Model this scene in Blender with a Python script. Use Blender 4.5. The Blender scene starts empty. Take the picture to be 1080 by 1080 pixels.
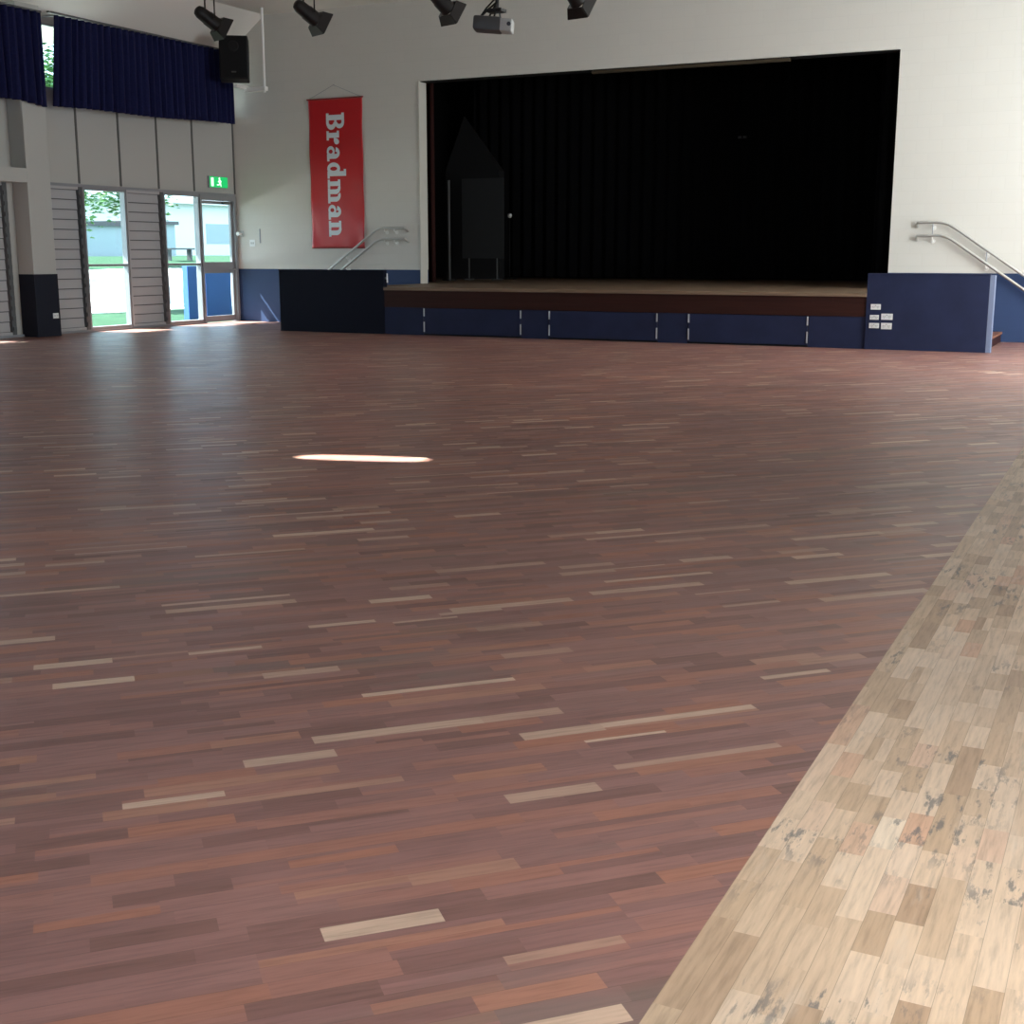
import bpy, bmesh, math, random
from mathutils import Vector, Matrix
random.seed(7)
S = bpy.context.scene
C = S.collection
PI = math.pi

# ------------------------------------------------------------------ camera
cam = bpy.data.cameras.new('camera')
cam.sensor_width = 36.0
cam.lens = 36.0 * 1357.1 / 1080.0
cam.clip_end = 300
cam_o = bpy.data.objects.new('camera', cam)
C.objects.link(cam_o)
YAW, PITCH = 0.454, 0.198
fwd = Vector((-math.sin(YAW)*math.cos(PITCH), math.cos(YAW)*math.cos(PITCH), -math.sin(PITCH)))
cam_o.location = (0, 0, 1.4)
cam_o.rotation_euler = fwd.to_track_quat('-Z', 'Y').to_euler()
S.camera = cam_o

# ------------------------------------------------------------------ world, sun, daylight, exposure
S.view_settings.view_transform = 'Standard'
S.view_settings.look = 'None'
S.view_settings.exposure = 0.0
S.view_settings.gamma = 1.0
S.view_settings.use_curve_mapping = False
S.cycles.use_denoising = True
S.cycles.max_bounces = 10
S.cycles.diffuse_bounces = 6
w = bpy.data.worlds.new('world'); S.world = w; w.use_nodes = True
bg = w.node_tree.nodes['Background']
bg.inputs[0].default_value = (0.58, 0.79, 1.0, 1)
bg.inputs[1].default_value = 4.8

def lamp(name, kind, loc, aim, energy, color, size=None, size_y=None, spread=None, portal=False):
    l = bpy.data.lights.new(name, kind)
    l.energy = energy; l.color = color
    if kind == 'AREA':
        l.shape = 'RECTANGLE'; l.size = size; l.size_y = size_y
        if spread: l.spread = spread
        l.cycles.is_portal = portal
    o = bpy.data.objects.new(name, l); C.objects.link(o)
    o.location = loc
    o.rotation_euler = Vector(aim).to_track_quat('-Z', 'Y').to_euler()
    return o
sun = lamp('sun', 'SUN', (-30, 0, 30), (0.617, 0.178, -0.766), 42.0, (0.97, 0.97, 0.93))
sun.data.angle = math.radians(0.53)
# daylight entering the right-hand windows and the rear windows (all out of the picture)
lamp('daylight_right_far', 'AREA', (1.88, 17.8, 2.75), (-1, 0.06, -0.18), 560, (1.0, 0.93, 0.78), 5.2, 4.8)
lamp('daylight_right_near', 'AREA', (1.88, 1.7, 2.2), (-1, 0.0, -0.75), 128, (1.0, 0.86, 0.68), 3.0, 1.8)
# ------------------------------------------------------------------ materials
def mat(name, col, rough=0.5, metal=0.0, spec=0.5, emit=None, estr=0):
    m = bpy.data.materials.new(name); m.use_nodes = True
    b = m.node_tree.nodes['Principled BSDF']
    b.inputs['Base Color'].default_value = (*col, 1)
    b.inputs['Roughness'].default_value = rough
    b.inputs['Metallic'].default_value = metal
    b.inputs['Specular IOR Level'].default_value = spec
    if emit:
        b.inputs['Emission Color'].default_value = (*emit, 1)
        b.inputs['Emission Strength'].default_value = estr
    return m

class N:
    """tiny node-graph helper"""
    def __init__(s, m):
        s.t = m.node_tree; s.n = s.t.nodes; s.l = s.t.links
        s.b = s.n['Principled BSDF']
    def new(s, k, **kw):
        n = s.n.new(k)
        for a, v in kw.items(): setattr(n, a, v)
        return n
    def put(s, sock, v):
        if isinstance(v, (int, float, tuple, list)): sock.default_value = v
        else: s.l.new(v, sock)
    def math(s, op, a, b=0.0, c=None):
        n = s.new('ShaderNodeMath', operation=op)
        s.put(n.inputs[0], a); s.put(n.inputs[1], b)
        if c is not None: s.put(n.inputs[2], c)
        return n.outputs[0]
    def pos(s):
        return s.new('ShaderNodeNewGeometry').outputs['Position']
    def xyz(s, v):
        n = s.new('ShaderNodeSeparateXYZ'); s.l.new(v, n.inputs[0]); return n.outputs
    def comb(s, x, y, z=0.0):
        n = s.new('ShaderNodeCombineXYZ')
        s.put(n.inputs[0], x); s.put(n.inputs[1], y); s.put(n.inputs[2], z); return n.outputs[0]
    def white(s, v):
        n = s.new('ShaderNodeTexWhiteNoise', noise_dimensions='3D'); s.l.new(v, n.inputs['Vector']); return n.outputs['Value']
    def noise(s, v, scale, detail=3.0, rough=0.55):
        n = s.new('ShaderNodeTexNoise'); s.l.new(v, n.inputs['Vector'])
        n.inputs['Scale'].default_value = scale; n.inputs['Detail'].default_value = detail
        n.inputs['Roughness'].default_value = rough
        return n.outputs['Fac']
    def ramp(s, f, stops, interp='LINEAR'):
        n = s.new('ShaderNodeValToRGB'); s.put(n.inputs[0], f)
        r = n.color_ramp; r.interpolation = interp
        while len(r.elements) < len(stops): r.elements.new(0.5)
        for e, (p, c) in zip(r.elements, stops):
            e.position = p; e.color = (*c, 1) if len(c) == 3 else c
        return n.outputs[0]
    def mix(s, f, a, b, mode='MIX'):
        n = s.new('ShaderNodeMix', data_type='RGBA', blend_type=mode)
        s.put(n.inputs[0], f)
        s.put(n.inputs[6], a if not isinstance(a, tuple) else (*a, 1))
        s.put(n.inputs[7], b if not isinstance(b, tuple) else (*b, 1))
        return n.outputs[2]
    def bump(s, h, strength, dist):
        n = s.new('ShaderNodeBump'); n.inputs['Strength'].default_value = strength
        n.inputs['Distance'].default_value = dist; s.l.new(h, n.inputs['Height'])
        s.l.new(n.outputs[0], s.b.inputs['Normal'])

def parquet(name, rot, width, length, stops, grain, rough, stain=False, lath=0.3, origin=0.0, spec=0.5):
    m = mat(name, (0.2, 0.1, 0.08), rough, spec=spec)
    g = N(m)
    X, Y, Z = g.xyz(g.pos())
    c, s_ = math.cos(rot), math.sin(rot)
    u = g.math('ADD', g.math('MULTIPLY', X, c), g.math('MULTIPLY', Y, s_))
    v = g.math('ADD', g.math('MULTIPLY', X, -s_), g.math('MULTIPLY', Y, c))
    v = g.math('SUBTRACT', v, origin)
    vr = g.math('DIVIDE', v, width)
    row = g.math('FLOOR', vr)
    off = g.white(g.comb(row, 3.7, 1.3))
    ur = g.math('ADD', g.math('DIVIDE', u, length), g.math('MULTIPLY', off, 7.0))
    blk = g.math('FLOOR', ur)
    # merge some neighbouring blocks to get longer boards
    half = g.math('FLOOR', g.math('DIVIDE', blk, 2.0))
    pick = g.math('GREATER_THAN', g.white(g.comb(row, half, 9.1)), 0.62)
    blk2 = g.math('ADD', g.math('MULTIPLY', pick, g.math('MULTIPLY', half, 2.0)),
                  g.math('MULTIPLY', g.math('SUBTRACT', 1.0, pick), blk))
    # some boards are split into two narrow laths
    cut = g.math('ADD', 0.3, g.math('MULTIPLY', g.white(g.comb(row, blk2, 2.2)), 0.4))
    sub = g.math('MULTIPLY', g.math('GREATER_THAN', g.math('FRACT', vr), cut), g.math('LESS_THAN', g.white(g.comb(row, blk2, 7.7)), lath))
    sub = g.math('MULTIPLY', sub, 31.0)
    rnd = g.white(g.comb(row, blk2, g.math('ADD', sub, 0.5)))
    rnd2 = g.white(g.comb(row, blk2, g.math('ADD', sub, 5.5)))
    col = g.ramp(rnd, stops)
    # grain running along each board
    gv = g.comb(g.math('ADD', g.math('MULTIPLY', u, 6.0), g.math('MULTIPLY', rnd2, 40.0)), g.math('MULTIPLY', v, 70.0))
    gr = g.noise(gv, 1.0, 4.0, 0.6)
    gcol = g.ramp(gr, [(0.28, (1-grain,)*3), (0.5, (1, 1, 1)), (0.75, (1+grain*.55,)*3)])
    col = g.mix(1.0, col, gcol, 'MULTIPLY')
    # broad uneven patches from sanding
    big = g.noise(g.comb(u, v), 0.55, 3.0)
    col = g.mix(1.0, col, g.ramp(big, [(0.3, (0.86, 0.86, 0.88)), (0.7, (1.12, 1.1, 1.08))]), 'MULTIPLY')
    if stain:
        # dark ink-like water stains soaked along the grain of some boards
        sv = g.comb(g.math('MULTIPLY', u, 8.0), g.math('MULTIPLY', v, 34.0))
        sn = g.noise(sv, 1.0, 5.0, 0.68)
        patch = g.noise(g.comb(u, v), 1.9, 2.0)
        f = g.math('MULTIPLY', g.ramp(sn, [(0.53, (0, 0, 0)), (0.60, (1, 1, 1))]), g.ramp(patch, [(0.46, (0, 0, 0)), (0.60, (1, 1, 1))]))
        f = g.math('MULTIPLY', f, g.math('GREATER_THAN', rnd2, 0.35))
        col = g.mix(g.math('MULTIPLY', f, 0.72), col, (0.125, 0.13, 0.14))
        # wipe marks, pale
        pn = g.noise(g.comb(g.math('MULTIPLY', u, 3.0), g.math('MULTIPLY', v, 14.0), 4.0), 1.0, 4.0, 0.6)
        col = g.mix(g.ramp(pn, [(0.6, (0, 0, 0)), (0.75, (.35, .35, .35))]), col, (0.66, 0.58, 0.50))
    else:
        # a few grey weathered rows
        gp = g.noise(g.comb(g.math('MULTIPLY', u, 0.5), g.math('MULTIPLY', v, 2.2), 2.0), 1.0, 2.0)
        gf = g.math('MULTIPLY', g.ramp(gp, [(0.60, (0, 0, 0)), (0.70, (1, 1, 1))]), g.math('GREATER_THAN', rnd2, 0.4))
        col = g.mix(g.math('MULTIPLY', gf, 0.5), col, (0.17, 0.145, 0.125))
    # joints
    fu = g.math('FRACT', vr); fe = g.math('MINIMUM', fu, g.math('SUBTRACT', 1.0, fu))
    j = g.math('LESS_THAN', fe, 0.012)
    col = g.mix(g.math('MULTIPLY', j, 0.35), col, (0.03, 0.02, 0.015))
    g.l.new(col, g.b.inputs['Base Color'])
    rv = g.math('ADD', g.math('MULTIPLY', rnd2, 0.10), rough - 0.05)
    g.l.new(rv, g.b.inputs['Roughness'])
    g.bump(gr, 0.06, 0.002)
    return m

M_floor = parquet('red_brown_parquet', PI/4, 0.058, 0.26,
    [(0.0, (0.205, 0.105, 0.089)), (0.2, (0.252, 0.130, 0.115)), (0.55, (0.298, 0.154, 0.136)),
     (0.76, (0.340, 0.158, 0.120)), (0.88, (0.365, 0.160, 0.108)), (0.945, (0.41, 0.25, 0.19)), (1.0, (0.60, 0.44, 0.33))],
    0.24, 0.40, spec=0.5)
M_strip = parquet('pale_hardwood', PI/2, 0.060, 0.185,
    [(0.0, (0.40, 0.275, 0.185)), (0.14, (0.50, 0.365, 0.25)), (0.5, (0.62, 0.475, 0.345)),
     (0.82, (0.67, 0.53, 0.40)), (0.93, (0.56, 0.35, 0.24)), (1.0, (0.74, 0.64, 0.51))],
    0.26, 0.5, stain=True, lath=0.05, origin=0.733, spec=0.35)

def blockwork(name, upper, lower=None, split=1.092, axis='x'):
    m = mat(name, upper, 0.62, spec=0.3)
    g = N(m)
    X, Y, Z = g.xyz(g.pos())
    a = X if axis == 'x' else Y
    br = g.new('ShaderNodeTexBrick')
    g.l.new(g.comb(a, Z), br.inputs['Vector'])
    br.inputs['Scale'].default_value = 1.0
    br.inputs['Brick Width'].default_value = 0.4; br.inputs['Row Height'].default_value = 0.2
    br.inputs['Mortar Size'].default_value = 0.007; br.inputs['Mortar Smooth'].default_value = 0.4
    br.inputs['Color1'].default_value = (1, 1, 1, 1); br.inputs['Color2'].default_value = (.985, .985, .985, 1)
    br.inputs['Mortar'].default_value = (.965, .965, .965, 1)
    col = upper
    if lower:
        col = g.mix(g.math('LESS_THAN', Z, split), upper, lower)
    else:
        col = g.mix(0.0, upper, upper)
    col = g.mix(1.0, col, br.outputs['Color'], 'MULTIPLY')
    g.l.new(col, g.b.inputs['Base Color'])
    h = g.math('ADD', g.math('SUBTRACT', 1.0, br.outputs['Fac']), g.math('MULTIPLY', g.noise(g.pos(), 60, 2), 0.15))
    g.bump(h, 0.2, 0.004)
    return m
CREAM = (0.62, 0.605, 0.565)
NAVY = (0.017, 0.023, 0.060)
M_wall = blockwork('cream_painted_blockwork', CREAM, (0.028, 0.054, 0.135))
M_wally = blockwork('cream_painted_blockwork_side', CREAM, axis='y')
M_cream = mat('cream_paint', (0.44, 0.435, 0.41), 0.55)
M_panel = mat('cream_sheet', (0.43, 0.425, 0.40), 0.5)
M_joint = mat('dark_joint', (0.10, 0.10, 0.095), 0.6)
M_ceil = mat('ceiling_paint', (0.70, 0.68, 0.64), 0.7)
M_stagewall = mat('black_stage_paint', (0.008, 0.008, 0.009), 0.8, spec=0.2)
M_drape = mat('black_drape', (0.006, 0.006, 0.007), 0.95, spec=0.1)
M_maroon = mat('maroon_velvet', (0.022, 0.005, 0.004), 0.9, spec=0.2)
M_alu = mat('grey_aluminium', (0.30, 0.31, 0.33), 0.45, 0.4)
M_alud = mat('dark_aluminium', (0.10, 0.105, 0.11), 0.5, 0.2)
M_louvre = mat('pale_grey_louvre', (0.40, 0.40, 0.41), 0.45)
M_black = mat('black_plastic', (0.006, 0.006, 0.007), 0.55, spec=0.25)
M_blackm = mat('black_metal', (0.015, 0.013, 0.013), 0.42, 0.3)
M_grille = mat('black_grille', (0.008, 0.008, 0.009), 0.8, spec=0.15)
M_white = mat('white_plastic', (0.75, 0.76, 0.76), 0.4)
M_whitem = mat('white_metal', (0.80, 0.80, 0.78), 0.45)
M_steel = mat('stainless_steel', (0.62, 0.62, 0.60), 0.36, 0.85)
M_hinge = mat('zinc', (0.55, 0.57, 0.60), 0.4, 0.6)
M_skirt = mat('navy_black_panel', (0.010, 0.012, 0.022), 0.6, spec=0.2)
M_lens = mat('lens_glass', (0.02, 0.02, 0.03), 0.05)
M_proj = mat('dark_grey_plastic', (0.055, 0.056, 0.058), 0.45)
M_projw = mat('light_grey_plastic', (0.45, 0.46, 0.45), 0.45)
M_red = mat('red_vinyl', (0.50, 0.018, 0.022), 0.30)
M_letter = mat('white_vinyl', (0.66, 0.72, 0.76), 0.45)
M_green = mat('green_sign', (0.0, 0.22, 0.05), 0.4, emit=(0.02, 0.75, 0.20), estr=0.7)
M_signw = mat('lit_white', (0.8, 0.9, 0.8), 0.4, emit=(0.75, 1.0, 0.8), estr=1.0)
M_grass = mat('lawn_green', (0.02, 0.06, 0.03), 0.9, spec=0.1)
g = N(M_grass); g.l.new(g.ramp(g.noise(g.pos(), 2.5, 5), [(0.3, (0.018, 0.052, 0.026)), (0.7, (0.028, 0.072, 0.038))]), g.b.inputs['Base Color'])
M_conc = mat('pale_concrete', (0.62, 0.60, 0.56), 0.85)
g = N(M_conc); g.l.new(g.ramp(g.noise(g.pos(), 1.2, 4), [(0.3, (0.56, 0.55, 0.51)), (0.7, (0.66, 0.64, 0.60))]), g.b.inputs['Base Color'])
M_leaf = mat('tree_leaf', (0.05, 0.16, 0.035), 0.6)
M_bark = mat('bark', (0.09, 0.065, 0.045), 0.9)
M_blueout = mat('blue_paint', (0.06, 0.17, 0.62), 0.6)
M_shed = mat('grey_shed_sheet', (0.33, 0.40, 0.42), 0.5)
M_gutter = mat('dark_gutter', (0.06, 0.06, 0.065), 0.5)
M_outwall = mat('white_render', (0.75, 0.74, 0.72), 0.7)
M_reveal = mat('cream_reveal', (0.62, 0.60, 0.54), 0.6)
M_board = mat('dull_grey_board', (0.018, 0.019, 0.020), 0.7)
M_pole = mat('dull_grey_pole', (0.06, 0.06, 0.06), 0.6)
M_brownrail = mat('brown_track', (0.05, 0.036, 0.018), 0.6)

# navy panel: painted flush sheeting with slight mottling
M_navy = mat('navy_painted_board', NAVY, 0.6, spec=0.2)
g = N(M_navy); g.l.new(g.ramp(g.noise(g.pos(), 3, 3), [(0.3, (0.015, 0.020, 0.052)), (0.7, (0.019, 0.026, 0.068))]), g.b.inputs['Base Color'])
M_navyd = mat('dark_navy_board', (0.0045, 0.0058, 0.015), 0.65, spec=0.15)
# curtain cloth
M_curt = mat('navy_curtain_cloth', (0.008, 0.010, 0.055), 0.85, spec=0.2)
g = N(M_curt); g.l.new(g.ramp(g.noise(g.pos(), 30, 3), [(0.3, (0.006, 0.008, 0.045)), (0.7, (0.010, 0.012, 0.065))]), g.b.inputs['Base Color'])
# timber with grain along x
def timber(name, a, b, rough=0.45, spec=0.5):
    m = mat(name, a, rough, spec=spec); g = N(m)
    X, Y, Z = g.xyz(g.pos())
    n = g.noise(g.comb(g.math('MULTIPLY', X, 1.2), g.math('MULTIPLY', Y, 22), g.math('MULTIPLY', Z, 22)), 1.0, 4)
    g.l.new(g.ramp(n, [(0.3, a), (0.7, b)]), g.b.inputs['Base Color']); return m
M_fascia = timber('dark_red_brown_timber', (0.026, 0.008, 0.006), (0.042, 0.013, 0.009), 0.5, 0.2)
M_deck = timber('stage_deck_boards', (0.17, 0.115, 0.075), (0.23, 0.155, 0.10), 0.45)
M_tread = timber('red_brown_stair_timber', (0.22, 0.09, 0.05), (0.30, 0.13, 0.075))

# thin clear glass that lets daylight straight through, with a weak mirror sheen
def glass(name, tint):
    m = bpy.data.materials.new(name); m.use_nodes = True
    t = m.node_tree; t.nodes.clear()
    o = t.nodes.new('ShaderNodeOutputMaterial'); mx = t.nodes.new('ShaderNodeMixShader')
    tr = t.nodes.new('ShaderNodeBsdfTransparent'); gl = t.nodes.new('ShaderNodeBsdfGlossy')
    tr.inputs[0].default_value = (*tint, 1); gl.inputs['Roughness'].default_value = 0.02
    lw = t.nodes.new('ShaderNodeLayerWeight'); lw.inputs[0].default_value = 0.5
    pw = t.nodes.new('ShaderNodeMath'); pw.operation = 'POWER'; t.links.new(lw.outputs['Facing'], pw.inputs[0]); pw.inputs[1].default_value = 4.8
    ma = t.nodes.new('ShaderNodeMath'); ma.operation = 'MULTIPLY_ADD'; t.links.new(pw.outputs[0], ma.inputs[0]); ma.inputs[1].default_value = 0.7; ma.inputs[2].default_value = 0.03
    t.links.new(ma.outputs[0], mx.inputs[0]); t.links.new(tr.outputs[0], mx.inputs[1])
    t.links.new(gl.outputs[0], mx.inputs[2]); t.links.new(mx.outputs[0], o.inputs[0])
    return m
M_glass = glass('window_glass', (0.93, 0.97, 0.96))

# ------------------------------------------------------------------ mesh helpers
def box(bm, x0, x1, y0, y1, z0, z1, bev=0.0, mtx=None):
    r = bmesh.ops.create_cube(bm, size=1)
    vs = r['verts']
    T = Matrix.Translation(((x0+x1)/2, (y0+y1)/2, (z0+z1)/2)) @ Matrix.Diagonal((abs(x1-x0), abs(y1-y0), abs(z1-z0), 1))
    bmesh.ops.transform(bm, matrix=T, verts=vs)
    if bev > 0:
        es = list({e for v in vs for e in v.link_edges})
        r2 = bmesh.ops.bevel(bm, geom=es, offset=bev, segments=2, affect='EDGES', profile=0.5)
        vs = list({v for f in r2['faces'] for v in f.verts} | {v for v in vs if v.is_valid})
    if mtx is not None:
        bmesh.ops.transform(bm, matrix=mtx, verts=[v for v in vs if v.is_valid])
    return vs

def cyl(bm, p0, p1, r0, r1=None, seg=16, caps=True):
    p0, p1 = Vector(p0), Vector(p1)
    r1 = r0 if r1 is None else r1
    d = p1 - p0; q = d.to_track_quat('Z', 'Y').to_matrix().to_4x4()
    M = Matrix.Translation((p0+p1)/2) @ q
    bmesh.ops.create_cone(bm, cap_ends=caps, segments=seg, radius1=r0, radius2=r1, depth=d.length, matrix=M)

def tube(bm, pts, r, seg=10):
    """round bar along a polyline with mitred joints"""
    pts = [Vector(p) for p in pts]
    rings = []
    for i, p in enumerate(pts):
        if i == 0: t = pts[1]-pts[0]
        elif i == len(pts)-1: t = pts[-1]-pts[-2]
        else: t = (pts[i+1]-p).normalized() + (p-pts[i-1]).normalized()
        t.normalize()
        a = Vector((0, 0, 1)) if abs(t.z) < 0.95 else Vector((0, 1, 0))
        n = t.cross(a).normalized(); b = n.cross(t)
        rings.append([bm.verts.new(p + n*r*math.cos(2*PI*k/seg) + b*r*math.sin(2*PI*k/seg)) for k in range(seg)])
    for A, B in zip(rings, rings[1:]):
        for k in range(seg): bm.faces.new((A[k], A[(k+1) % seg], B[(k+1) % seg], B[k]))
    bm.faces.new(rings[0][::-1]); bm.faces.new(rings[-1])

WORLD = {}      # world position of every child object's origin
def obj(name, bm, m, parent=None, smooth=False, at=None):
    """link a bmesh as one mesh object.  at: world origin to use for the object"""
    bmesh.ops.recalc_face_normals(bm, faces=bm.faces)
    if at is not None:
        bmesh.ops.translate(bm, verts=bm.verts, vec=-Vector(at))
    me = bpy.data.meshes.new(name); bm.to_mesh(me); bm.free()
    me.materials.append(m)
    if smooth:
        for p in me.polygons: p.use_smooth = True
        try: me.set_sharp_from_angle(angle=math.radians(40))
        except Exception: pass
    o = bpy.data.objects.new(name, me); C.objects.link(o)
    if parent is not None:
        pw = WORLD.get(parent.name, parent.location.copy())
        o.parent = parent
        o.location = (Vector((0, 0, 0)) if at is None else Vector(at)) - pw
        WORLD[o.name] = Vector((0, 0, 0)) if at is None else Vector(at)
    elif at is not None: o.location = at
    return o

def tag(o, label, cat, group=None):
    o['label'] = label; o['category'] = cat
    if group: o['group'] = group
    return o
def thing(name, label, cat, loc, group=None):
    o = bpy.data.objects.new(name, None); C.objects.link(o); o.location = loc; o.empty_display_size = 0.1
    return tag(o, label, cat, group)
def struct(name, bm, m, parent=None, label=None, cat=None):
    o = obj(name, bm, m, parent)
    if parent is None:
        o['kind'] = 'structure'
        if label: o['label'] = label
        if cat: o['category'] = cat
    return o
def B(*boxes, bev=0.0):
    bm = bmesh.new()
    for b in boxes: box(bm, *b, bev=bev)
    return bm

# ------------------------------------------------------------------ setting
XL, XR, YB, YW, YS, ZC = -17.337, 1.9, -5.0, 22.329, 19.755, 6.10
XS = -0.733                     # edge between the two timber floors
ZST, ZPN, ZDA = 0.825, 1.118, 1.092
SX0, SX1 = -12.157, -3.763      # stage apron between the two stair walls
OX0, OX1, ZO = -12.89, -3.931, 4.636   # stage opening
TH = 0.30

struct('floor', B((XL-0.12, XS, YB, YW, -0.15, 0)), M_floor, label='red-brown diagonal parquet floor of the hall', cat='floor')
struct('floor', B((XS, XR+0.12, YB, YW, -0.15, 0.0)), M_strip, label='pale hardwood floor strip along the right side with dark stains', cat='floor')
# ceiling with sloping edge over the left wall and an added sun slot
def prism(bm, prof, y0, y1):
    n = len(prof); vs = [[bm.verts.new((x, y, z)) for x, z in prof] for y in (y0, y1)]
    for i in range(n): bm.faces.new((vs[0][i], vs[0][(i+1) % n], vs[1][(i+1) % n], vs[1][i]))
    bm.faces.new(vs[0]); bm.faces.new(vs[1])
bm = bmesh.new()
prism(bm, [(XL-0.12, 5.43), (XL, 5.43), (-16.43, ZC), (-16.43, ZC+0.2), (XL-0.12, ZC+0.2)], YB, YW+TH)
outer = [(-16.43, YB), (XR+0.12, YB), (XR+0.12, YW+TH), (-16.43, YW+TH)]
RLX, RLY, ra = -9.83, 6.09, math.atan2(.178, .617)  # unseen slot, added so the sun throws a streak on the floor
inner = []
for k in range(28):
    q = 2*PI*k/28
    u, v = .55*math.copysign(abs(math.cos(q))**.6, math.cos(q)), .115*math.copysign(abs(math.sin(q))**.6, math.sin(q))
    inner.append((RLX+u*math.cos(ra)-v*math.sin(ra), RLY+u*math.sin(ra)+v*math.cos(ra)))
loops = {}
for z in (ZC, ZC+.2):
    es = []; lp = []
    for ring in (outer, inner):
        vs = [bm.verts.new((x, y, z)) for x, y in ring]; lp.append(vs)
        es += [bm.edges.new((vs[i], vs[(i+1) % len(vs)])) for i in range(len(vs))]
    bmesh.ops.triangle_fill(bm, edges=es, use_beauty=True); loops[z] = lp
for a, b in zip(loops[ZC], loops[ZC+.2]):
    for i in range(len(a)): bm.faces.new((a[i], a[(i+1) % len(a)], b[(i+1) % len(a)], b[i]))
struct('ceiling', bm, M_ceil, label='off-white ceiling sloping down to the curtained wall', cat='ceiling')
bm = bmesh.new(); bm.faces.new([bm.verts.new((x, y, ZC+.205)) for x, y in inner])
struct('window_12', bm, M_glass)  # pane closing the added slot

# front wall (stage end) with the proscenium opening
struct('wall_front', B((XL, OX0, YW, YW+TH, -0.15, ZC), (OX1, XR, YW, YW+TH, -0.15, ZC), (OX0, OX1, YW, YW+TH, ZO, ZC),
       (OX0, OX1, YW, YW+TH, -0.15, ZST-0.06)), M_wall, label='cream blockwork wall with navy dado around the stage opening', cat='wall')
# rear wall with a row of high windows
struct('wall_rear', B((XL, XR, YB-0.12, YB, -0.15, 1.4), (XL, XR, YB-0.12, YB, 3.8, ZC), (XL, -7.2, YB-0.12, YB, 1.4, 3.8), (-1.4, XR, YB-0.12, YB, 1.4, 3.8)), M_wall)
# right wall: window near the viewer, glazed doors by the stage
struct('wall_right', B((XR, XR+0.12, YB, -1.6, 0, ZC), (XR, XR+0.12, 3.4, 15.2, 0, ZC), (XR, XR+0.12, 20.8, YW, 0, ZC),
       (XR, XR+0.12, -1.6, 3.4, 0, 1.2), (XR, XR+0.12, -1.6, 3.4, 3.2, ZC), (XR, XR+0.12, 15.2, 20.8, 5.25, ZC), (XR, XR+0.12, 15.2, 20.8, 0, 0.2)), M_wally)

# left wall
XO = XL - 0.12
LB = [  # glazed and louvred bays cut in the lower wall
    ('glass', 11.9, 13.0), ('louvre', 13.05, 14.1), ('glass', 14.15, 15.25), ('louvre', 15.3, 16.2),
    ('louvre', 17.06, 17.93), ('glass', 17.95, 19.04), ('louvre', 19.06, 20.07), ('glass', 20.09, 21.14), ('door', 21.15, 22.30)]
ZH, ZW0, ZW1 = 2.57, 4.19, 5.26
CL = [(15.6, 17.0), (17.08, 18.4), (21.95, 22.27)]     # clerestory windows
bm = B((XO, XL, YB, YW, ZH, ZW0), (XO, XL, YB, YW, ZW1, 5.43), (XO, XL, YB, 11.9, 0, ZH), (XO, XL, 16.2, 17.06, 0, ZH), (XO, XL, 22.30, YW, 0, ZH),
       (XO, XL, 15.25, 15.3, 0, ZH), (XO, XL, 13.0, 13.05, 0, ZH), (XO, XL, 14.1, 14.15, 0, ZH))
py = YB
for a, b in CL + [(YW, YW)]:
    if a > py: box(bm, XO, XL, py, a, ZW0, ZW1)
    py = b
struct('wall_left', bm, M_panel, label='cream sheeted side wall above the louvres and glass doors', cat='wall')
# thin dark joint strips between the cream wall sheets
for i, y in enumerate((17.90, 18.955, 19.99, 21.03)):
    struct('trim_%d' % (i+1), B((XL, XL+0.012, y-0.022, y+0.022, ZH+0.06, ZW0-0.02)), M_joint)
struct('trim_5', B((XL, XL+0.03, 17.0, 22.3, ZH, ZH+0.05)), M_alu)
struct('trim_6', B((XL-0.02, XL+0.02, YW-0.03, YW-0.001, ZH+0.05, 4.1)), M_joint)
# beam at the head of the nearer bay, running into the column
struct('trim_7', B((XL, -16.99, 11.0, 16.36, 2.57, 2.80)), M_cream)
# sill along the floor
struct('baseboard_left', B((XL-0.03, XL+0.04, 16.9, 21.15, 0, 0.045), (XL-0.03, XL+0.04, 11.0, 16.36, 0, 0.045)), M_alu)
# column with its dark protective skirt
col = B((XL, -16.99, 16.36, 16.87, 0, 5.44), bev=0.008)
co = struct('column', col, M_cream, label='cream column standing out from the left wall', cat='column')
sk = obj('skirt_panel', B((XL, -16.98, 16.348, 16.882, 0.0, 1.06), bev=0.004), M_skirt, co)
sk['label'] = 'navy-black protective panel round the column foot'

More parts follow.
